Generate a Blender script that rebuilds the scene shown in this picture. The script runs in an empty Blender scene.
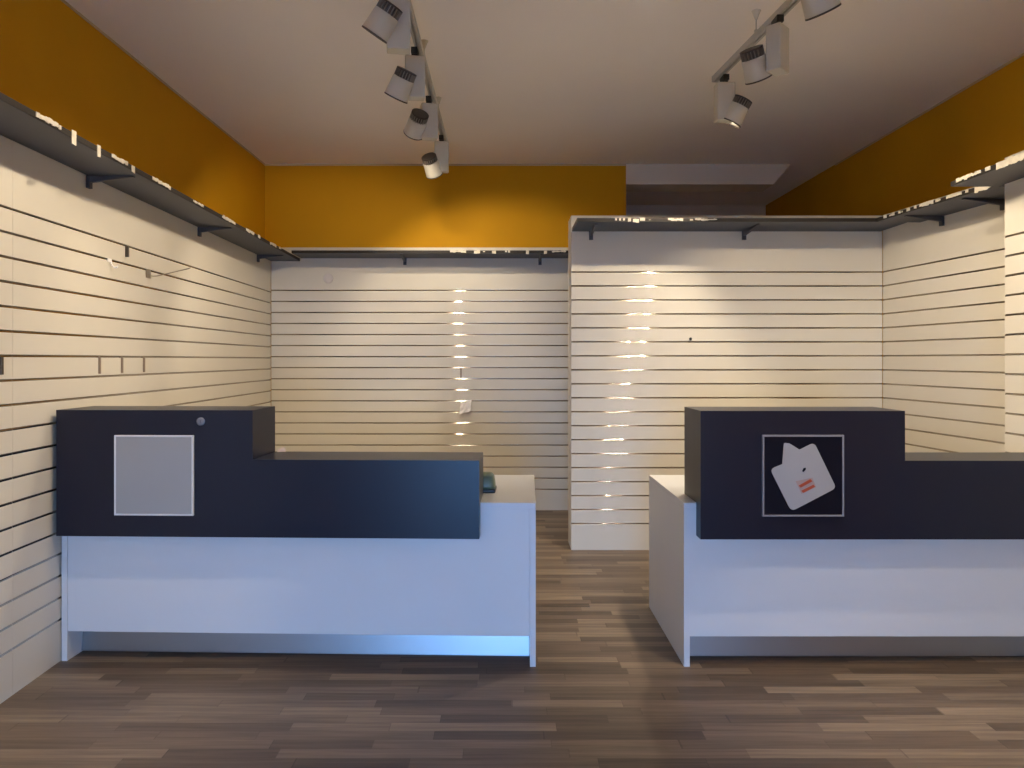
import bpy, bmesh, math, random
from mathutils import Vector, Matrix, Euler
random.seed(7)
PI = math.pi
COL = bpy.context.scene.collection
SC = bpy.context.scene

# ------------------------------------------------------------------ materials
def mat(name, color, rough=0.6, metal=0.0, spec=0.5, bump=None, var=None, coat=0.0, aniso=None):
    m = bpy.data.materials.new(name); m.use_nodes = True
    nt = m.node_tree; b = nt.nodes['Principled BSDF']
    b.inputs['Base Color'].default_value = (*color, 1)
    b.inputs['Roughness'].default_value = rough
    b.inputs['Metallic'].default_value = metal
    b.inputs['Specular IOR Level'].default_value = spec
    b.inputs['Coat Weight'].default_value = coat
    if aniso is not None: b.inputs['Anisotropic'].default_value = aniso
    tc = nt.nodes.new('ShaderNodeTexCoord')
    if var:                                           # (scale, amount): faint mottling of the paint
        n = nt.nodes.new('ShaderNodeTexNoise'); n.inputs['Scale'].default_value = var[0]; n.inputs['Detail'].default_value = 4
        nt.links.new(tc.outputs['Object'], n.inputs['Vector'])
        r = nt.nodes.new('ShaderNodeValToRGB')
        r.color_ramp.elements[0].position = 0.3; r.color_ramp.elements[1].position = 0.7
        r.color_ramp.elements[0].color = (*[c*(1-var[1]) for c in color], 1)
        r.color_ramp.elements[1].color = (*[min(1, c*(1+var[1])) for c in color], 1)
        nt.links.new(n.outputs['Fac'], r.inputs['Fac']); nt.links.new(r.outputs['Color'], b.inputs['Base Color'])
    if bump:                                          # (scale, strength)
        n2 = nt.nodes.new('ShaderNodeTexNoise'); n2.inputs['Scale'].default_value = bump[0]; n2.inputs['Detail'].default_value = 3
        nt.links.new(tc.outputs['Object'], n2.inputs['Vector'])
        bp = nt.nodes.new('ShaderNodeBump'); bp.inputs['Strength'].default_value = bump[1]; bp.inputs['Distance'].default_value = 0.002
        nt.links.new(n2.outputs['Fac'], bp.inputs['Height']); nt.links.new(bp.outputs['Normal'], b.inputs['Normal'])
    return m

def emit_mat(name, color, strength):
    m = bpy.data.materials.new(name); m.use_nodes = True
    b = m.node_tree.nodes['Principled BSDF']
    b.inputs['Base Color'].default_value = (*color, 1)
    b.inputs['Emission Color'].default_value = (*color, 1)
    b.inputs['Emission Strength'].default_value = strength
    return m

def floor_mat():
    m = bpy.data.materials.new('laminate_planks'); m.use_nodes = True
    nt = m.node_tree; N = nt.nodes; L = nt.links; b = N['Principled BSDF']
    tc = N.new('ShaderNodeTexCoord'); sep = N.new('ShaderNodeSeparateXYZ'); L.new(tc.outputs['Object'], sep.inputs[0])
    def math_(op, a, bb=None, c=None):
        n = N.new('ShaderNodeMath'); n.operation = op
        for i, v in enumerate((a, bb, c)):
            if v is None: continue
            if isinstance(v, (int, float)): n.inputs[i].default_value = v
            else: L.new(v, n.inputs[i])
        return n.outputs[0]
    W, LEN = 0.062, 0.52
    yv = math_('DIVIDE', sep.outputs['Y'], W); row = math_('FLOOR', yv); fy = math_('FRACT', yv)
    wn = N.new('ShaderNodeTexWhiteNoise'); wn.noise_dimensions = '1D'; L.new(row, wn.inputs['W'])
    xv = math_('ADD', math_('DIVIDE', sep.outputs['X'], LEN), math_('MULTIPLY', wn.outputs['Value'], 17.3))
    # uneven stave lengths
    xv = math_('ADD', xv, math_('MULTIPLY', math_('SINE', math_('MULTIPLY', xv, 3.7)), 0.16))
    cell = math_('FLOOR', xv); fx = math_('FRACT', xv)
    cv = N.new('ShaderNodeCombineXYZ'); L.new(cell, cv.inputs[0]); L.new(row, cv.inputs[1])
    wn2 = N.new('ShaderNodeTexWhiteNoise'); wn2.noise_dimensions = '3D'; L.new(cv.outputs[0], wn2.inputs['Vector'])
    ramp = N.new('ShaderNodeValToRGB'); cr = ramp.color_ramp
    cr.elements[0].position = 0.0; cr.elements[0].color = (0.100, 0.072, 0.054, 1)
    cr.elements[1].position = 1.0; cr.elements[1].color = (0.285, 0.218, 0.160, 1)
    for p, c in ((0.3, (0.140, 0.101, 0.075)), (0.55, (0.172, 0.126, 0.093)), (0.8, (0.212, 0.162, 0.121))):
        e = cr.elements.new(p); e.color = (*c, 1)
    L.new(wn2.outputs['Value'], ramp.inputs['Fac'])
    # wood grain along x, shifted per stave
    mp = N.new('ShaderNodeCombineXYZ')
    L.new(math_('ADD', math_('MULTIPLY', sep.outputs['X'], 2.2), math_('MULTIPLY', wn2.outputs['Value'], 40)), mp.inputs[0])
    L.new(math_('MULTIPLY', sep.outputs['Y'], 55), mp.inputs[1])
    gn = N.new('ShaderNodeTexNoise'); gn.inputs['Scale'].default_value = 1.0; gn.inputs['Detail'].default_value = 5; gn.inputs['Roughness'].default_value = 0.65
    L.new(mp.outputs[0], gn.inputs['Vector'])
    gr = N.new('ShaderNodeMapRange'); gr.inputs['From Min'].default_value = 0.3; gr.inputs['From Max'].default_value = 0.7
    gr.inputs['To Min'].default_value = 0.66; gr.inputs['To Max'].default_value = 1.28
    L.new(gn.outputs['Fac'], gr.inputs['Value'])
    seam = math_('MINIMUM', math_('GREATER_THAN', fy, 0.025), math_('GREATER_THAN', fx, 0.006))
    seamf = math_('ADD', math_('MULTIPLY', seam, 0.3), 0.7)
    fac = math_('MULTIPLY', gr.outputs[0], seamf)
    mul = N.new('ShaderNodeVectorMath'); mul.operation = 'SCALE'
    L.new(ramp.outputs['Color'], mul.inputs[0]); L.new(fac, mul.inputs['Scale'])
    L.new(mul.outputs[0], b.inputs['Base Color'])
    b.inputs['Roughness'].default_value = 0.42; b.inputs['Specular IOR Level'].default_value = 0.36
    bp = N.new('ShaderNodeBump'); bp.inputs['Strength'].default_value = 0.15; bp.inputs['Distance'].default_value = 0.001
    L.new(fac, bp.inputs['Height']); L.new(bp.outputs['Normal'], b.inputs['Normal'])
    return m

M = {
 'yellow':  mat('yellow_wall_paint', (0.56, 0.275, 0.0025), 0.75, var=(1.7, 0.05), bump=(60, 0.15), spec=0.25),
 'ceiling': mat('ceiling_paint', (0.92, 0.872, 0.825), 0.9, var=(0.8, 0.02), spec=0.2),
 'paint_line': mat('tan_paint_line', (0.50, 0.39, 0.26), 0.85),
 'grey_paint': mat('grey_recess_paint', (0.66, 0.60, 0.52), 0.9, var=(1.2, 0.05), spec=0.2),
 'dark_grey_paint': mat('dark_recess_paint', (0.80, 0.74, 0.66), 0.9, var=(1.2, 0.05), spec=0.2),
 'slat':    mat('cream_slat_laminate', (0.70, 0.655, 0.565), 0.5, var=(3.0, 0.015), spec=0.35),
 'insert':  mat('aluminium_groove_insert', (0.48, 0.43, 0.36), 0.075, metal=1.0),
 'panel_edge': mat('panel_edge_band', (0.70, 0.68, 0.64), 0.5),
 'shelf':   mat('charcoal_shelf_laminate', (0.046, 0.052, 0.074), 0.5, var=(5, 0.05)),
 'shelf_edge': mat('dark_torn_shelf_edge', (0.018, 0.014, 0.012), 0.7, bump=(90, 0.5)),
 'residue': mat('cream_adhesive_residue', (0.66, 0.61, 0.51), 0.6, bump=(120, 0.5), var=(40, 0.1)),
 'bracket': mat('anthracite_bracket_paint', (0.055, 0.058, 0.075), 0.45),
 'white':   mat('white_melamine', (0.70, 0.71, 0.73), 0.38, var=(2, 0.012), spec=0.45),
 'navy':    mat('navy_black_laminate', (0.008, 0.010, 0.024), 0.33, spec=0.34, bump=(500, 0.05)),
 'plinth':  mat('brushed_aluminium_plinth', (0.33, 0.33, 0.34), 0.38, metal=1.0),
 'frosted': mat('frosted_grey_acrylic', (0.35, 0.345, 0.34), 0.55, var=(4, 0.02)),
 'white_edge': mat('white_acrylic_edge', (0.72, 0.72, 0.72), 0.4),
 'sign_black': mat('sign_black_face', (0.004, 0.004, 0.011), 0.45, spec=0.15),
 'sign_frame': mat('grey_sign_frame', (0.24, 0.24, 0.27), 0.4),
 'emblem':  mat('emblem_grey_white', (0.34, 0.335, 0.35), 0.5),
 'emblem_red': mat('emblem_orange_red', (0.36, 0.060, 0.022), 0.5),
 'emblem_pink': mat('emblem_pale_halo', (0.34, 0.25, 0.24), 0.5),
 'lock':    mat('dull_grey_lock', (0.20, 0.20, 0.23), 0.55, metal=0.4),
 'chrome':  mat('dull_chrome', (0.5, 0.5, 0.53), 0.3, metal=1.0),
 'track':   mat('grey_track_aluminium', (0.46, 0.45, 0.43), 0.5, metal=0.1),
 'lamp_white': mat('pale_grey_lamp_enamel', (0.52, 0.49, 0.42), 0.45),
 'heat_sink': mat('dark_heat_sink', (0.055, 0.042, 0.035), 0.55),
 'fin':     mat('heat_sink_fin_metal', (0.24, 0.21, 0.18), 0.45, metal=0.5),
 'adapter': mat('black_track_adapter', (0.012, 0.012, 0.012), 0.5),
 'reflector': mat('lamp_reflector', (0.8, 0.8, 0.78), 0.25, metal=0.8),
 'lens':    emit_mat('lit_lamp_lens', (1.0, 0.86, 0.66), 9.0),
 'hook_dark': mat('dark_hook_steel', (0.10, 0.085, 0.07), 0.4, metal=0.6),
 'hook_brass': mat('tan_clip_metal', (0.30, 0.22, 0.15), 0.45, metal=0.4),
 'hook_chrome': mat('chrome_wire', (0.42, 0.38, 0.33), 0.3, metal=1.0),
 'paper':   mat('white_paper', (0.90, 0.88, 0.87), 0.8),
 'paper_pink': mat('cream_pink_paper', (0.80, 0.66, 0.54), 0.8),
 'green':   mat('grey_green_plastic', (0.13, 0.18, 0.125), 0.4),
 'black_plastic': mat('black_plastic', (0.01, 0.01, 0.01), 0.4),
 'plastic_white': mat('off_white_plastic', (0.72, 0.66, 0.62), 0.45),
 'door_frame': mat('shopfront_frame', (0.20, 0.20, 0.21), 0.5),
 'pavement': mat('pavement_concrete', (0.35, 0.35, 0.36), 0.9, var=(3, 0.1)),
 'floor':   floor_mat(),
}

# ------------------------------------------------------------------ mesh helpers
class MB:
    def __init__(s): s.v = []; s.f = []; s.mi = []; s.sm = []
    def face(s, idx, mi=0, smooth=False): s.f.append(tuple(idx)); s.mi.append(mi); s.sm.append(smooth)
    def add(s, verts): n = len(s.v); s.v += [tuple(v) for v in verts]; return n
    def box(s, x0, x1, y0, y1, z0, z1, mi=0, T=None):
        vs = [(x0,y0,z0),(x1,y0,z0),(x1,y1,z0),(x0,y1,z0),(x0,y0,z1),(x1,y0,z1),(x1,y1,z1),(x0,y1,z1)]
        if T: vs = [tuple(T @ Vector(v)) for v in vs]
        n = s.add(vs)
        for f in ((0,3,2,1),(4,5,6,7),(0,1,5,4),(1,2,6,5),(2,3,7,6),(3,0,4,7)): s.face([n+i for i in f], mi)
        return s
    def prism(s, poly, axis, a, b, mi=0, mis=None, sms=None, T=None):
        """poly: 2-D outline; axis 'x': poly is (y,z); 'y': (x,z); 'z': (x,y)"""
        def P(p, t):
            q = (t,p[0],p[1]) if axis=='x' else (p[0],t,p[1]) if axis=='y' else (p[0],p[1],t)
            return tuple(T @ Vector(q)) if T else q
        n = len(poly); i0 = s.add([P(p,a) for p in poly]); i1 = s.add([P(p,b) for p in poly])
        for k in range(n):
            j = (k+1) % n
            s.face((i0+k, i0+j, i1+j, i1+k), mis[k] if mis else mi, bool(sms and sms[k]))
        s.face([i0+k for k in reversed(range(n))], mi); s.face([i1+k for k in range(n)], mi)
        return s
    def lathe(s, prof, seg=28, mi=0, T=None, caps=(True, True), smooth=True):
        """prof: (r, z) from bottom to top round local z"""
        rows = []
        for r, z in prof:
            vs = [(r*math.cos(2*PI*k/seg), r*math.sin(2*PI*k/seg), z) for k in range(seg)]
            if T: vs = [tuple(T @ Vector(v)) for v in vs]
            rows.append(s.add(vs))
        for a, b in zip(rows, rows[1:]):
            for k in range(seg):
                j = (k+1) % seg
                s.face((a+k, a+j, b+j, b+k), mi, smooth)
        if caps[0]: c0 = s.add(s.v[rows[0]:rows[0]+seg]); s.face([c0+k for k in reversed(range(seg))], mi)
        if caps[1]: c1 = s.add(s.v[rows[-1]:rows[-1]+seg]); s.face([c1+k for k in range(seg)], mi)
        return s
    def tube(s, pts, r, seg=10, mi=0):
        pts = [Vector(p) for p in pts]; rows = []
        for i, p in enumerate(pts):
            d = (pts[min(i+1,len(pts)-1)] - pts[max(i-1,0)]).normalized()
            u = d.orthogonal().normalized() if i == 0 else (u - d*u.dot(d)).normalized()
            w = d.cross(u)
            rows.append(s.add([p + (u*math.cos(2*PI*k/seg) + w*math.sin(2*PI*k/seg))*r for k in range(seg)]))
        for a, b in zip(rows, rows[1:]):
            for k in range(seg):
                j = (k+1) % seg; s.face((a+k, a+j, b+j, b+k), mi, True)
        s.face([rows[0]+k for k in reversed(range(seg))], mi); s.face([rows[-1]+k for k in range(seg)], mi)
        return s
    def build(s, name, mats, parent=None, bevel=0.0, loc=None):
        me = bpy.data.meshes.new(name); me.from_pydata(s.v, [], s.f); me.update()
        if not isinstance(mats, (list, tuple)): mats = [mats]
        for m in mats: me.materials.append(m)
        for p, mi, sm in zip(me.polygons, s.mi, s.sm): p.material_index = mi; p.use_smooth = sm
        if not getattr(s, 'keep', False):
            bm = bmesh.new(); bm.from_mesh(me); bmesh.ops.recalc_face_normals(bm, faces=bm.faces); bm.to_mesh(me); bm.free()
        o = bpy.data.objects.new(name, me); COL.objects.link(o)
        if parent: o.parent = parent
        if loc: o.location = loc
        if bevel:
            b = o.modifiers.new('bevel', 'BEVEL'); b.width = bevel; b.segments = 2; b.limit_method = 'ANGLE'; b.angle_limit = math.radians(40)
        return o

def empty(name, loc=(0,0,0), rotz=0.0):
    o = bpy.data.objects.new(name, None); COL.objects.link(o); o.location = loc; o.rotation_euler = (0,0,rotz)
    o.empty_display_size = 0.1
    return o
def tag(o, label, cat, group=None):
    o['label'] = label; o['category'] = cat
    if group: o['group'] = group
    return o
def struct(o): o['kind'] = 'structure'; return o
def axis_matrix(origin, d, up=Vector((0,0,1))):
    """local +z along d"""
    q = Vector(d).normalized().to_track_quat('Z', 'Y')
    return Matrix.Translation(Vector(origin)) @ q.to_matrix().to_4x4()

# ------------------------------------------------------------------ room shell
H_CEIL = 3.16
XL, XR = -2.20, 3.03           # painted side walls
YB = 6.78                      # painted rear wall
YF = -1.60                     # shopfront behind the photographer
YR = 8.60                      # back of the recess
XC = 1.109                     # corner where the yellow rear wall ends
mb = MB(); mb.box(XL-0.2, XR+0.2, YF-0.2, YR+0.2, -0.12, 0.0); struct(mb.build('floor', M['floor']))
mb = MB(); mb.box(XL-0.2, XR+0.2, YF-0.2, YR+0.2, H_CEIL, H_CEIL+0.15); struct(mb.build('ceiling', M['ceiling']))
mb = MB(); mb.box(XL-0.15, XL, YF-0.2, YB+0.15, 0, H_CEIL); struct(mb.build('wall_left', M['yellow']))
mb = MB(); mb.box(XR, XR+0.15, YF-0.2, YR+0.2, 0, H_CEIL); struct(mb.build('wall_right', M['yellow']))
mb = MB(); mb.box(XL, XC, YB, YB+0.15, 0, H_CEIL); struct(mb.build('wall_back', M['yellow']))
# recess behind the partition: dark rear wall, side wall, stepped lintel and post
mb = MB(); mb.box(XC-0.15, XR, YR, YR+0.15, 0, H_CEIL); mb.box(XC-0.15, XC-0.001, YB+0.151, YR, 0, H_CEIL); struct(mb.build('wall_recess', M['dark_grey_paint']))
mb = MB(); mb.prism([(XC+0.001, H_CEIL), (XC+0.001, H_CEIL-0.185), (2.46, H_CEIL-0.185), (2.62, H_CEIL)], 'y', YB, YB+0.30); struct(mb.build('lintel', M['grey_paint']))
mb = MB(); mb.box(XC+0.001, XR, YB+1.2, YB+1.4, H_CEIL-0.60, H_CEIL-0.56)
struct(mb.build('trim_4', M['dark_grey_paint']))
# thin pale line where the ceiling paint runs over onto the yellow walls
mb = MB(); mb.box(XL, XL+0.006, YF, YB-0.006, H_CEIL-0.013, H_CEIL); struct(mb.build('trim_1', M['paint_line']))
mb = MB(); mb.box(XL, XC, YB-0.006, YB, H_CEIL-0.015, H_CEIL); struct(mb.build('trim_2', M['paint_line']))
mb = MB(); mb.box(XR-0.006, XR, YF, YB, H_CEIL-0.014, H_CEIL); struct(mb.build('trim_3', M['paint_line']))
# shopfront wall behind the camera with its open doorway (the cool daylight comes through it)
DX0, DX1, DZ, YV = -0.95, 0.42, 1.40, -3.1        # doorway; its low head and depth (YV: outer end) are made up to confine daylight
mb = MB(); mb.box(XL, DX0, YV, YF, 0, H_CEIL); mb.box(DX1, XR, YV, YF, 0, H_CEIL); mb.box(DX0, DX1, YV, YF, DZ, H_CEIL)
struct(mb.build('wall_front', M['ceiling']))
mb = MB(); mb.box(DX0, DX0+0.05, YV+0.02, YV+0.10, 0, DZ); mb.box(DX1-0.05, DX1, YV+0.02, YV+0.10, 0, DZ); mb.box(DX0+0.05, DX1-0.05, YV+0.02, YV+0.10, DZ-0.05, DZ)
struct(mb.build('door_1', M['door_frame']))
mb = MB(); mb.box(-8, 8, YF-10, YV-0.001, -0.12, -0.02); mb.box(DX0, DX1, YV-0.001, YF-0.2, -0.12, 0.0); struct(mb.build('pavement', M['pavement']))
# partition carrying the middle slatwall
PX0, PX1, PY = 0.476, 2.72, 5.32
mb = MB(); mb.box(PX0, PX1, PY+0.019, PY+0.245, 0, 2.405); struct(mb.build('wall_partition', M['panel_edge']))

# ------------------------------------------------------------------ slatwall panels
SLAT_T = 0.018
def slat_panel(L, zs=1.0, height=2.405):
    """front face at local y=0 looking to -y, runs along +x from 0 to L; grooves every 10 cm with rounded metal inserts"""
    prof, mis, sms = [], [], []
    def p(y, z, mi=0, sm=False): prof.append((y, z)); mis.append(mi); sms.append(sm)
    p(0, 0)
    for k in range(19):
        z = (0.190 + 0.1005*k)*zs; h = 0.0056
        p(0, z-h); p(0.0062, z-h, 0)
        for a in range(5, 51, 9):          # rounded metal face, turned slightly upwards
            p(0.0016 + 0.0150*(0.9962-math.cos(math.radians(a))), z - h + 0.0002 + (2*h-0.0004)*(math.sin(math.radians(a))-0.0871)/0.679, 1, True)
        p(0.0062, z+h, 0); p(0, z+h)
    p(0, height); p(SLAT_T, height); p(SLAT_T, 0)
    # flat faces own their corners, rounded runs share theirs, so the rounding stays straight along the groove
    mb = MB(); n = len(prof); prev = None
    for k in range(n):
        a, b = prof[k], prof[(k+1) % n]
        if sms[k] and prev is not None: i = prev
        else: i = mb.add([(0,*a), (L,*a)])
        j = mb.add([(0,*b), (L,*b)])
        mb.face((i, i+1, j+1, j), mis[k], sms[k])
        prev = j if sms[k] else None
    i0 = mb.add([(0,*q) for q in prof]); i1 = mb.add([(L,*q) for q in prof])
    mb.face([i0+k for k in range(n)]); mb.face([i1+k for k in reversed(range(n))])
    mb.keep = True
    return mb
def place_panel(L, loc, rotz, label, zs=1.0, height=2.405):
    o = slat_panel(L, zs, height).build('slatwall', [M['slat'], M['insert']])
    o.location = loc; o.rotation_euler = (0,0,rotz)
    return tag(o, label, 'wall panel', 'slatwall panels lining the shop')
SPL = 0.0315                     # the left slatwall opens slightly towards the rear
def SXLf(y): return -2.022 - SPL*(y-3.4)   # its face at depth y
BY = 6.727                       # face of the rear slatwall
ZS = 0.992
# left wall faces +x: local x runs along -y => rotate so that local -y -> +x : rotz = +90deg (x->+y, -y -> +x)
LROT = PI/2 + math.atan(SPL)
place_panel(2.40, (SXLf(0.6225), 0.6225, 0), LROT, 'cream slatwall panel at far left edge of photo, nearest the camera', ZS)
place_panel(BY-0.005-3.023, (SXLf(3.023), 3.023, 0), LROT, 'long cream slatwall panel on left wall, running from beside the left counter to the corner', ZS)
place_panel(0.90-SXLf(BY)-0.002, (SXLf(BY)+0.002, BY, 0), 0, 'cream slatwall panel on the rear wall behind the left counter', height=2.388)
place_panel(2.7132-PX0-0.001, (PX0+0.001, PY, 0), 0, 'cream slatwall panel on the partition between the two counters')
# splayed right panel: from corner (2.714,5.32) to (2.846,4.127), faces -x
ang = math.atan2(4.127-5.316, 2.846-2.714)
place_panel(1.197, (2.714, 5.314, 0), ang, 'cream slatwall panel on right wall behind the right counter, beside the corner')
place_panel(2.40, (2.566, 3.80, 0), -PI/2, 'cream slatwall panel at right edge of photo, standing forward of its neighbour')

# ------------------------------------------------------------------ wall shelves
def shelf(L, depth, loc, rotz, label, brackets, residue, z_thick=0.026, mirror=False, x0=0.0):
    """local: wall plane y=0 (shelf runs to y=-depth), along +x from x0 to L, underside at z=0"""
    t = empty('display_shelf', loc, rotz); tag(t, label, 'shelf', 'charcoal shelves along the slatwalls')
    mb = MB(); mb.box(x0, L, -depth, -0.002, 0, z_thick); mb.build('board', M['shelf'], t, bevel=0.0015)
    mb = MB(); mb.box(x0, L, -depth-0.003, -depth-0.0002, 0.001, z_thick-0.001); mb.build('edge_strip', M['shelf_edge'], t)
    for bx in brackets:
        b = MB()
        # vertical wall plate with slanted arm running out below the board
        b.box(bx-0.014, bx+0.014, -0.020, -0.003, -0.062, -0.002)
        b.prism([(-0.020,-0.034), (-0.020,-0.002), (-depth*0.86,-0.002), (-depth*0.86,-0.008)], 'x', bx-0.009, bx+0.009)
        b2 = b.build('bracket', M['bracket'], t)
    if residue:
        rnd = random.Random(len(residue)*13+int(L*100))
        for a, b_, up, dn in residue:
            r = MB()
            n = max(1, int((b_-a)/0.02)); x = a
            w = (b_-a)/n
            for k in range(n):
                j0, j1 = rnd.uniform(-0.003, 0.003), rnd.uniform(-0.003, 0.003)
                xa, xb = a+w*k, a+w*(k+1)
                zt = z_thick+up+j0; zb = (z_thick*0.35 if dn == 0 else -dn)+j1
                r.prism([(xa, zb), (xb, zb+rnd.uniform(-0.003,0.003)), (xb, zt), (xa, zt+rnd.uniform(-0.003,0.003))], 'y', -depth-0.0065, -depth-0.0032)
            r.build('adhesive_residue', M['residue'], t)
    return t
def pxY(px, X): k = (505-px)/740; return (-X-SPL*3.4)/(k-SPL)     # depth where a line parallel to the left wall (at X when y = 3.4) meets a sight line
def seg_left(a, b, up=0.0, dn=0.0):
    ya, yb = pxY(a, -1.755), pxY(b, -1.755); return (ya-1.0, yb-1.0, up, dn)
# left shelf: faces +x, rot +90: local x -> +y ; origin y=1.0
shelf(6.715-1.0, 0.262, (SXLf(1.0), 1.0, 2.262), LROT, 'long charcoal shelf along the top of the left slatwall, with torn edge',
      [pxY(87, -2.022)-1.0, pxY(198, -2.022)-1.0, pxY(257, -2.022)-1.0, 1.2],
      [seg_left(35,57), seg_left(58,60), seg_left(71,75,0.004,0.022), seg_left(96.5,99.5,0.004,0.024), seg_left(111,127), seg_left(131,134,-.004,0.004),
       seg_left(152,170), seg_left(193,203,-.006), seg_left(222,235), seg_left(246,254), seg_left(258,260), seg_left(270,276), seg_left(279,281)])
def seg_back(a, b, up=0.0, dn=0.0):
    X0 = -1.850; f = lambda p: (p-505)*6.41/740 - X0; return (f(a), f(b), up, dn)
shelf(0.90+1.850, 0.312, (-1.850, BY, 2.290), 0, 'charcoal shelf above the rear slatwall, below the yellow wall',
      [(405-505)*6.72/740+1.850, (540-505)*6.72/740+1.850],
      [seg_back(450,466,0.0), seg_back(474,480,0,0.004), seg_back(483,485,-.005), seg_back(492,496,0,0.004), seg_back(505,507), seg_back(508,510), seg_back(526,529,0,.006), seg_back(544,547,0,.006), seg_back(552,566,-.004)])
def seg_part(a, b, up=0.0, dn=0.0):
    X0 = 0.482; f = lambda p: (p-505)*4.94/740 - X0; return (f(a), f(b), up, dn)
shelf(2.70-0.482, 0.375, (0.482, PY, 2.290), 0, 'charcoal shelf above the partition slatwall, behind the right counter',
      [(591-505)*5.31/740-0.482, (744-505)*5.31/740-0.482],
      [seg_part(615,617), seg_part(619,621), seg_part(623,625), seg_part(628,631,0,0.002), seg_part(633,639,-.004,.006), seg_part(640,645), seg_part(649,651,-.008), seg_part(668,683,-.004), seg_part(690,693,-.008), seg_part(695,717,-.005)])
# splayed right shelf, starts in front of the partition shelf
ux, uy = math.cos(ang), math.sin(ang)
shelf(1.40, 0.300, (2.714, 5.314, 2.280), ang, 'charcoal shelf on the right wall between the corner and the front panel',
      [0.62, 1.12], [(0.47,0.50,0,0), (0.53,0.58,-.004,0), (0.62,0.66,-.006,0), (0.70,0.73,-.004,0), (0.77,0.79,0,0), (0.82,0.94,0,0), (0.96,1.0,-.002,0), (1.05,1.17,0,0), (1.20,1.22,0,0), (1.27,1.385,0,.004)], x0=0.40)
shelf(2.2, 0.245, (2.564, 3.845, 2.268), -PI/2, 'charcoal shelf at the right edge of photo, above the forward panel',
      [0.60, 1.6], [(0.05,0.245,0.0,0), (0.28,0.315,0.0,0), (0.36,0.62,0.0,0.004), (0.62,1.3,0.004,-.008)])

# ------------------------------------------------------------------ counters
def counter(L, loc, rotz, label, box0, tall, low):
    t = empty('sales_counter', loc, rotz); tag(t, label, 'counter', 'sales counters')
    D, ZT, th = 0.80, 0.731, 0.026
    for x in (0.0, L-0.026):
        MB().box(x, x+0.026, 0, D, 0.0, ZT-th-0.0006).build('side_panel', M['white'], t, bevel=0.001)
    MB().box(0.0266, L-0.0266, 0.004, 0.022, 0.134, ZT-th-0.0006).build('front_panel', M['white'], t, bevel=0.001)
    MB().box(0, L, 0.0, D, ZT-th, ZT).build('desktop', M['white'], t, bevel=0.0015)
    m = MB(); m.prism([(0.106,0.006), (0.126,0.150), (0.138,0.150), (0.138,0.0), (0.116,0.0), (0.116,0.006)], 'x', 0.0266, L-0.0266)
    m.build('plinth', M['plinth'], t, bevel=0.001)
    m = MB(); f, b = -0.075, 0.215
    for xa, xb, zt in ((box0, box0+tall, 1.146), (box0+tall, box0+tall+low, 0.929)):
        m.prism([(f,0.586), (-0.0015,0.586), (-0.0015,ZT+0.0015), (b,ZT+0.0015), (b,zt), (f,zt)], 'x', xa, xb)
    m.build('riser', M['navy'], t)
    return t
FY = -0.075
# left counter, turned a little so its right end stands closer
lc = counter(2.153, (-2.015, 3.362, 0), -math.radians(1.73), 'navy and white L-stepped sales counter against the left slatwall, blank grey sign on it', 0.024, 0.882, 1.000)
c, s_ = 0.5*(0.262+0.614), 0.353/2
cx, cz, hs = 0.2665+0.179+0.024, 0.859, 0.177
sp = MB().box(cx-hs+0.008, cx+hs-0.008, FY-0.012, FY-0.001, cz-hs+0.008, cz+hs-0.008).build('sign_panel', M['frosted'], lc)
sp['label'] = 'blank frosted grey square sign'
m = MB()
for a in ((cx-hs, cx-hs+0.008, cz-hs, cz+hs), (cx+hs-0.008, cx+hs, cz-hs, cz+hs), (cx-hs+0.008, cx+hs-0.008, cz-hs, cz-hs+0.008), (cx-hs+0.008, cx+hs-0.008, cz+hs-0.008, cz+hs)):
    m.box(a[0], a[1], FY-0.014, FY-0.001, a[2], a[3])
m.build('sign_edge', M['white_edge'], sp, bevel=0.002)
T = Matrix.Translation((0.676, FY-0.0005, 1.096)) @ Matrix.Rotation(PI/2, 4, 'X')
lk = MB().lathe([(0.0185,0), (0.0185,0.004), (0.016,0.007), (0.010,0.0075)], 24, 0, T).build('lock', M['lock'], lc)
MB().box(0.675, 0.677, FY-0.0088, FY-0.0081, 1.089, 1.103).build('keyhole', M['black_plastic'], lk)
# right counter
rc = counter(1.700, (0.798, 3.299, 0), 0.0, 'navy and white L-stepped sales counter at right, framed black emblem sign on it', 0.054, 0.891, 0.730)
cx, cz, hs = 0.3095, 0.8265+0.033, 0.177   # panel centre in counter coordinates
cx = (803.3-505)/740*3.212 - 0.798; cz = 1.37 + (359.5-475.8)/740*3.212
sp = MB().box(cx-hs+0.006, cx+hs-0.006, FY-0.010, FY-0.001, cz-hs+0.006, cz+hs-0.006).build('sign_panel', M['sign_black'], rc)
sp['label'] = 'square black sign with a pale tag emblem'
m = MB(); w = 0.0075
for a in ((cx-hs, cx-hs+w, cz-hs, cz+hs), (cx+hs-w, cx+hs, cz-hs, cz+hs), (cx-hs+w, cx+hs-w, cz-hs, cz-hs+w), (cx-hs+w, cx+hs-w, cz+hs-w, cz+hs)):
    m.box(a[0], a[1], FY-0.014, FY-0.001, a[2], a[3])
m.build('frame', M['sign_frame'], sp, bevel=0.001)
def emb(px, py): return (cx + (px-445)*0.000630, cz - (py-388)*0.000630)
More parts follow.
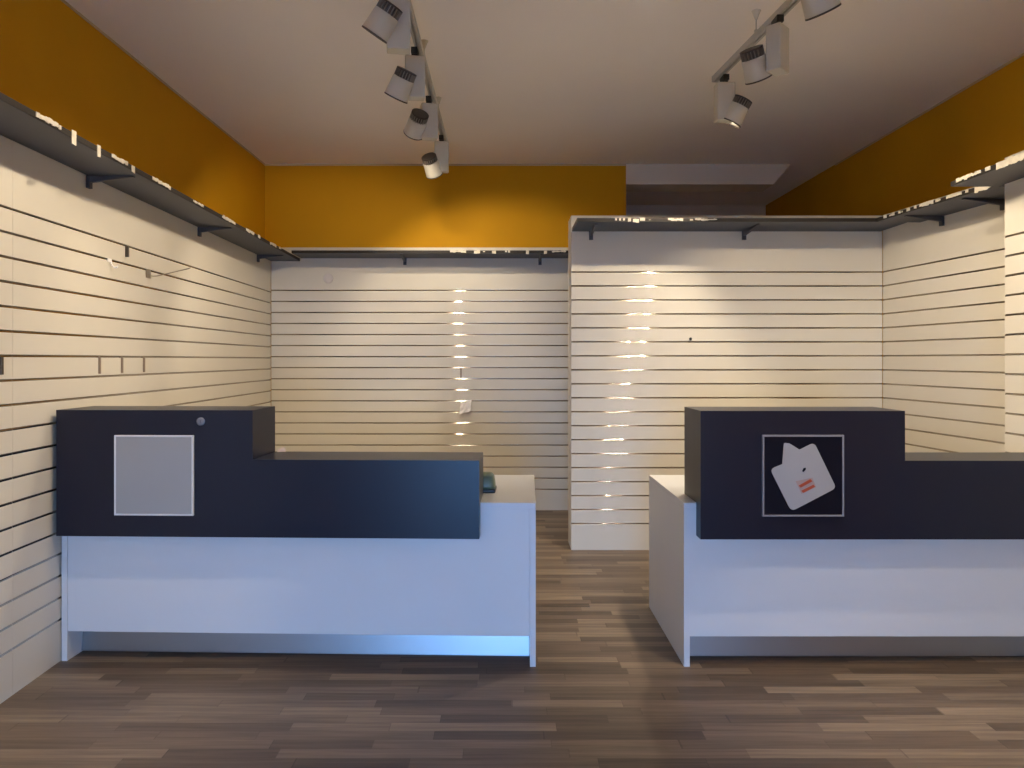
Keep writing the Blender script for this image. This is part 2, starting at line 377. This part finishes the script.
def rounded(pts):            # pts: (px, py, radius in zoom pixels)
    out = []
    n = len(pts)
    for i, (x, y, r) in enumerate(pts):
        if r == 0: out.append(emb(x, y)); continue
        p = Vector((x, y)); a = Vector(pts[i-1][:2]) - p; b = Vector(pts[(i+1) % n][:2]) - p
        half = a.angle(b)/2; d = min(r/math.tan(half), a.length*0.48, b.length*0.48)
        s0, s1 = p + a.normalized()*d, p + b.normalized()*d
        for k in range(7):
            t_ = k/6; q = s0*(1-t_)**2 + p*2*t_*(1-t_) + s1*t_**2
            out.append(emb(q.x, q.y))
    return out
tagp = rounded([(312,160,12), (350,165,14), (420,208,10), (520,158,34), (672,472,34), (362,634,40), (216,342,34), (300,308,4)])
m = MB().prism(tagp, 'y', FY-0.0125, FY-0.0102).build('emblem', M['emblem'], sp)
stripes = MB()
for q in (((412,455),(492,410),(508,425),(426,470)), ((430,490),(514,448),(526,463),(444,506))):
    stripes.prism([emb(*p) for p in q], 'y', FY-0.0140, FY-0.0128)
halo = MB().prism([emb(*p) for p in ((392,425),(508,400),(532,466),(432,512))], 'y', FY-0.0127, FY-0.01251)
halo.build('stripe_field', M['emblem_pink'], sp)
stripes.build('stripe_pair', M['emblem_red'], sp)
MB().prism([emb(*p) for p in ((436,356),(446,334),(462,332),(460,346),(446,362))], 'y', FY-0.0140, FY-0.0126).build('eyelet', M['sign_black'], sp)

# ------------------------------------------------------------------ track lighting
Z_TR = 3.005                        # underside of the rails
def rail(name, p0, p1, cups, label):
    p0, p1 = Vector(p0), Vector(p1); d = (p1-p0); L = d.length; rz = math.atan2(d.y, d.x)
    t = empty(name, (p0.x, p0.y, Z_TR), rz); tag(t, label, 'lighting track', 'ceiling lighting tracks')
    m = MB()
    m.prism([(-0.018,0), (-0.006,0), (-0.006,0.014), (0.006,0.014), (0.006,0), (0.018,0), (0.018,0.034), (-0.018,0.034)], 'x', 0, L)
    m.build('rail', M['track'], t, bevel=0.001)
    MB().box(L+0.0005, L+0.006, -0.019, 0.019, -0.001, 0.035).build('end_cap', M['track'], t, bevel=0.002)
    for cxp in cups:
        top = H_CEIL - Z_TR
        h = MB().tube([(cxp,0,0.034), (cxp,0,top-0.040)], 0.0035, 8).lathe([(0.010,0.030), (0.010,0.055), (0.004,0.062)], 14, 0, Matrix.Translation((cxp,0,0))).build('hanger', M['track'], t)
        MB().lathe([(0.006,top-0.045), (0.009,top-0.036), (0.021,top-0.006), (0.024,top-0.0005)], 22, 0, Matrix.Translation((cxp,0,0))).build('ceiling_cup', M['lamp_white'], h)
    return t
XTL = -0.455
rail('track_rail', (XTL, 0.9), (XTL, 5.62), [y-0.9 for y in (3.40, 4.16, 5.06)], 'grey ceiling lighting track at left, hanging above the left counter')
RA, RB = Vector((1.585, 0.6)), Vector((1.238, 4.36))
def rpt(y): t = (y-RA.y)/(RB.y-RA.y); return RA.lerp(RB, t)
rail('track_rail', RA, RB, [ (rpt(y)-RA).length for y in (3.80, 2.6)], 'grey ceiling lighting track at right, slanting above the right counter')

WARM = (1.0, 0.835, 0.61)
def spotlight(pos, box_rot, head_off, axis, label, power, spot=108, blend=0.45, group='track spotlights in the picture', drop=0.0):
    """pos: (x,y) on the track; box_rot turns the driver box; head_off: head centre relative to the track point; axis: beam direction"""
    t = empty('track_spotlight', (pos[0], pos[1], Z_TR), 0.0); tag(t, label, 'spotlight', group)
    R = Matrix.Rotation(box_rot, 4, 'Z')
    m = MB().box(-0.040, 0.040, -0.0165, 0.0165, -0.034, -0.0015, T=Matrix.Rotation(PI/2, 4, 'Z')); m.box(-0.016, 0.016, -0.016, 0.016, -0.055, -0.030)
    m.build('adapter', M['adapter'], t, bevel=0.002)
    bx = MB()
    bx.prism([(-0.052,-0.045), (0.052,-0.045), (0.052,-0.262), (-0.052,-0.262)], 'y', -0.037, 0.037, T=R)
    box = bx.build('driver_box', M['lamp_white'], t, bevel=0.006)
    c = Vector(head_off); a = Vector(axis).normalized(); Tm = axis_matrix(c, a)
    # short pivot arm between box and head
    side = (R @ Vector((0.0, 0, 0)))
    MB().tube([(0, 0, c.z+0.005), (c.x*0.5, c.y*0.5, c.z+0.003), (c.x*0.97, c.y*0.97, c.z)], 0.011, 12).build('pivot_arm', M['lamp_white'], t)
    hd = MB().lathe([(0.054,-0.030), (0.057,-0.026), (0.059,0.010), (0.063,0.062), (0.064,0.070), (0.0605,0.070), (0.057,0.061), (0.048,0.030)], 36, 0, Tm, caps=(True, False)).build('lamp_head', M['lamp_white'], t)
    MB().lathe([(0.0638,0.0702), (0.0650,0.073), (0.0645,0.077), (0.060,0.077), (0.0600,0.0702)], 36, 0, Tm, caps=(False,False)).build('rim', M['heat_sink'], hd)
    MB().lathe([(0.0575,0.058), (0.0570,0.0585)], 32, 0, Tm).build('lens', M['lens'], hd)
    hs_ = MB().lathe([(0.040,-0.070), (0.045,-0.066), (0.045,-0.0305)], 28, 0, Tm)
    for k in range(20):
        A = Tm @ Matrix.Rotation(2*PI*k/20, 4, 'Z'); hs_.box(0.040, 0.0545, -0.0017, 0.0017, -0.066, -0.0305, 1, A)
    hs_.lathe([(0.048,-0.074), (0.0545,-0.072), (0.0545,-0.0665), (0.048,-0.0662)], 28, 0, Tm)
    hs_.build('heat_sink', [M['heat_sink'], M['fin']], hd)
    ld = bpy.data.lights.new('spotlight_beam', 'SPOT'); ld.energy = power; ld.color = WARM; ld.spot_size = math.radians(spot); ld.spot_blend = blend; ld.shadow_soft_size = 0.024
    lo = bpy.data.objects.new('spotlight_beam', ld); COL.objects.link(lo); lo.parent = t
    lo.location = c + a*0.085; lo.rotation_euler = a.to_track_quat('-Z', 'Y').to_euler()
    return t
HZ = -0.130
P = 52
# left track, front to back (the four in the picture)
spotlight((XTL-0.02, 3.30), 0.15, (-0.058,-0.055,-0.145), (-0.55,0.22,-0.80), 'track spotlight on the left track nearest the camera, tilted to the left wall', P*0.85, spot=98)
spotlight((XTL-0.02, 3.90), 0.15, (-0.062,-0.058,-0.205), (-0.46,0.34,-0.88), 'second track spotlight from the front on the left track', P*0.85)
spotlight((XTL-0.02, 4.62), 0.25, (-0.068,-0.055,-0.180), (-0.36,0.66,-0.62), 'third track spotlight from the front on the left track, its dark round back showing', P)
spotlight((XTL-0.01, 5.42), 0.10, (-0.068,-0.040,-0.222), (0.24,0.70,-0.72), 'rearmost track spotlight on the left track, close to the yellow rear wall', P*0.85)
# right track
q = rpt(2.73); spotlight((q.x, q.y), 0.8, (-0.238,0.0,-0.280), (0.42,0.30,-0.80), 'track spotlight on the right track cut off by the top edge of photo', P*1.3)
q = rpt(3.54); spotlight((q.x-0.01, q.y), 0.8, (-0.095,0.040,-0.205), (0.36,0.36,-0.80), 'middle track spotlight on the right track, beside its tall pale driver box', P*1.3)
q = rpt(4.27); spotlight((q.x+0.02, q.y), 0.06, (0.068,-0.015,-0.205), (-0.46,0.24,-0.88), 'rearmost track spotlight on the right track, bright rim at its opening', P*1.3)
# further lamps of the same tracks, nearer than the top edge of the photograph
for yy, ax, pw, sp_ in ((2.45, (-0.80,0.16,-0.85), P*1.35, 78), (1.70, (-0.30,-0.60,-0.70), P*3.2, 108)):  # the second aims backwards, added for bounce light off the front wall
    spotlight((XTL-0.02, yy), 0.15, (-0.075,-0.05,-0.15), ax, 'unseen track spotlight on the left track beyond the top edge of photo', pw, spot=sp_, group='left track spotlights beyond the top edge')
for yy, ax, pw in ((2.00, (0.62,0.35,-0.70), P*1.1), (1.25, (0.20,-0.62,-0.70), P*3.2)):  # here too the strong backward lamp is added to lift the bounce light
    q = rpt(yy); spotlight((q.x, q.y), 0.8, (-0.10,0.03,-0.18), ax, 'unseen track spotlight on the right track beyond the top edge of photo', pw, group='right track spotlights beyond the top edge')

# ------------------------------------------------------------------ small things left on the walls and counters
def on_left(px): return pxY(px, -2.022)
def groove_z(k): return (0.190 + 0.1005*k)*ZS
CL = 'slatwall clips on the left wall'
def clip(px, k, lab, m_, w=0.010, h=0.086, out=0.010):
    y = on_left(px); z = groove_z(k)
    t = empty('slatwall_clip', (SXLf(y)+0.001, y, z), math.atan(SPL)); tag(t, lab, 'clip', CL)
    b = MB().box(0.0, out, -w/2, w/2, -h, -0.004); b.box(0.0, 0.004, -w/2, w/2, -0.006, 0.003); b.build('plate', M[m_], t, bevel=0.001)
    MB().box(-0.0015, 0.0005, -w/2, w/2, -0.0035, 0.0025).build('lip', M[m_], t)
    return t
clip(98.5, 12, 'dark thin vertical clip in the left slatwall, nearest of the three in a row', 'hook_brass')
clip(121, 12, 'tan thin vertical clip in the left slatwall, middle of the three in a row', 'hook_brass', w=0.009)
clip(143, 12, 'thin vertical clip in the left slatwall, furthest of the three in a row', 'hook_brass', w=0.009)
clip(-1.8, 12, 'dark metal clip cut off by the left edge of photo', 'hook_dark', w=0.016, h=0.075, out=0.016)
clip(125.5, 18, 'short dark hook hanging from the top groove of the left slatwall', 'hook_dark', w=0.014, h=0.062, out=0.016)
# small white price hook
y = on_left(109); z = groove_z(17)
t = empty('price_hook', (SXLf(y)+0.001, y, z), math.atan(SPL)); tag(t, 'small white plastic hook in the second groove of the left slatwall', 'hook', 'hooks on the left slatwall')
MB().box(0.0, 0.004, -0.020, 0.020, -0.012, 0.005).box(-0.0015, 0.0005, -0.018, 0.018, -0.003, 0.0025).build('plate', M['paper'], t)
MB().tube([(0.003,0.006,-0.010), (0.012,0.014,-0.034), (0.030,0.016,-0.040), (0.036,0.016,-0.030)], 0.004, 8).build('hook_arm', M['paper'], t)
# long wire prong hook
y = on_left(148); z = groove_z(17)
t = empty('prong_hook', (SXLf(y)+0.001, y, z), math.atan(SPL)); tag(t, 'long chrome wire display hook pointing out of the left slatwall', 'hook', 'hooks on the left slatwall')
b = MB().box(0.0, 0.003, -0.030, 0.030, -0.046, 0.004); b.box(-0.0005, 0.0005, -0.028, 0.028, -0.003, 0.0025); b.build('back_plate', M['hook_chrome'], t, bevel=0.001)
MB().tube([(0.003,0,-0.034), (0.05,0,-0.034), (0.20,0,0.002), (0.232,0,0.010), (0.240,0,0.016)], 0.0032, 8).build('prong', M['hook_chrome'], t)
# rear wall clip, tag and socket
x = (461-505)*6.72/740
def zpx(py, D): return 1.37 + (359.5-py)/740*D
t = empty('slatwall_clip', (x, BY-0.001, 0.190+0.1005*12-0.100+0.0)); tag(t, 'slim grey clip between two grooves of the rear slatwall, above the white tag', 'clip')
t.location.z = 0.190+0.1005*11
MB().box(-0.007, 0.007, -0.010, 0.0, -0.092, -0.006).box(-0.007, 0.007, -0.004, 0.0, -0.008, 0.003).box(-0.007, 0.007, -0.0005, 0.0015, -0.003, 0.0025).build('plate', M['hook_brass'], t)
x = (465.5-505)*6.71/740
t = empty('price_tag', (x, BY-0.001, 0.190+0.1005*8)); tag(t, 'crumpled white paper tag stuck in the rear slatwall', 'tag')
pm = MB(); n = 5; base = []
rnd = random.Random(3)
for iz in range(n):
    for ix in range(n):
        u, v = ix/(n-1), iz/(n-1)
        base.append((-0.055+0.100*u+0.02*v*0.6, -0.012-0.020*rnd.random()-0.012*(1-v), -0.105+0.105*v+0.025*(u-0.5)))
i0 = pm.add(base); i1 = pm.add([(a, b_+0.0015, c_) for a, b_, c_ in base])
for iz in range(n-1):
    for ix in range(n-1):
        k = iz*n+ix; pm.face((i0+k, i0+k+1, i0+k+n+1, i0+k+n)); pm.face((i1+k, i1+k+n, i1+k+n+1, i1+k+1))
pm.build('paper', M['paper'], t)
MB().box(-0.010, 0.030, -0.012, 0.0015, -0.003, 0.0025).build('holder', M['paper'], t)
x = (328.3-505)*6.72/740
t = empty('socket_cover', (x, BY-0.0005, zpx(278.5, 6.72))); tag(t, 'small round pale fitting high on the rear slatwall, near the left corner', 'wall fitting')
T = Matrix.Rotation(PI/2, 4, 'X')
MB().lathe([(0.044,0.0), (0.044,0.008), (0.040,0.012), (0.036,0.0125)], 32, 0, T).build('plate', M['plastic_white'], t)
MB().lathe([(0.026,0.0126), (0.026,0.016), (0.022,0.017)], 28, 0, T).build('insert', M['plastic_white'], t)
# screw left in the partition slatwall
x = (690-505)*5.32/740
t = empty('screw', (x, PY-0.0005, zpx(339, 5.32)))
tag(t, 'single dark screw sticking out of the partition slatwall', 'screw')
MB().lathe([(0.004,-0.015), (0.005,0.0), (0.005,0.012), (0.0105,0.013), (0.0105,0.017), (0.006,0.020)], 16, 0, T).build('screw_head', M['black_plastic'], t)
# green gadget on the left desktop behind the riser
def lc_world(x, y, z): return lc.matrix_basis @ Vector((x, y, z))
t = empty('desk_gadget', (-0.092, 3.590, 0.7325), -0.05); tag(t, 'small grey-green rounded gadget with black base on the left desktop behind the riser', 'desk gadget')
m = MB(); prof = []
for (w_, d_, z_) in ((0.046,0.058,0.018), (0.046,0.058,0.030), (0.043,0.054,0.058), (0.038,0.048,0.078), (0.028,0.036,0.088), (0.012,0.016,0.091)):
    prof.append(m.add([(w_*math.copysign(abs(math.cos(a))**0.55, math.cos(a)), d_*math.copysign(abs(math.sin(a))**0.55, math.sin(a)), z_) for a in [2*PI*k/28 for k in range(28)]]))
for a, b_ in zip(prof, prof[1:]):
    for k in range(28): m.face((a+k, a+(k+1)%28, b_+(k+1)%28, b_+k), 0, True)
m.face([prof[0]+k for k in reversed(range(28))]); m.face([prof[-1]+k for k in range(28)], 0, True)
m.build('body', M['green'], t)
MB().box(-0.048, 0.048, -0.062, 0.062, 0.0, 0.0175).build('base', M['black_plastic'], t, bevel=0.004)
# paper scrap on the low top of the left counter
t = empty('paper_scrap', (-1.066, 3.532, 0.9305), 0.3); tag(t, 'small cream paper scrap on the low black ledge of the left counter', 'paper')
m = MB(); m.prism([(-0.020,0.0), (0.020,0.0), (0.017,0.014), (0.004,0.022), (-0.015,0.012)], 'y', -0.004, 0.004); m.box(-0.020, 0.020, -0.018, 0.010, 0.0, 0.004)
m.build('paper', M['paper_pink'], t, bevel=0.001)

# ------------------------------------------------------------------ daylight
w = bpy.data.worlds.new('dusk_sky'); SC.world = w; w.use_nodes = True
bg = w.node_tree.nodes['Background']; bg.inputs['Color'].default_value = (0.20, 0.48, 1.0, 1); bg.inputs['Strength'].default_value = 38.0
pl = bpy.data.lights.new('doorway_portal', 'AREA'); pl.shape = 'RECTANGLE'; pl.size = DX1-DX0-0.1; pl.size_y = DZ-0.05; pl.cycles.is_portal = True
po = bpy.data.objects.new('doorway_portal', pl); COL.objects.link(po)
po.location = ((DX0+DX1)/2, YV-0.02, (DZ-0.05)/2); po.rotation_euler = (PI/2, 0, 0)   # -Z towards +y

# ------------------------------------------------------------------ camera
cam = bpy.data.cameras.new('camera'); cam.sensor_width = 36; cam.lens = 740/1024*36; cam.clip_start = 0.05
co = bpy.data.objects.new('camera', cam); COL.objects.link(co)
co.location = (0, 0, 1.37); co.rotation_euler = (PI/2, 0, 0); cam.shift_x = 7/1024; cam.shift_y = -24.5/1024   # level camera with a shifted lens
SC.camera = co

SC.view_settings.view_transform = 'Standard'; SC.view_settings.look = 'None'
SC.view_settings.gamma = 1; SC.view_settings.use_curve_mapping = False
SC.view_settings.exposure = 0.15
SC.cycles.use_denoising = True
SC.cycles.max_bounces = 8; SC.cycles.diffuse_bounces = 5; SC.cycles.glossy_bounces = 4
SC.cycles.sample_clamp_indirect = 6
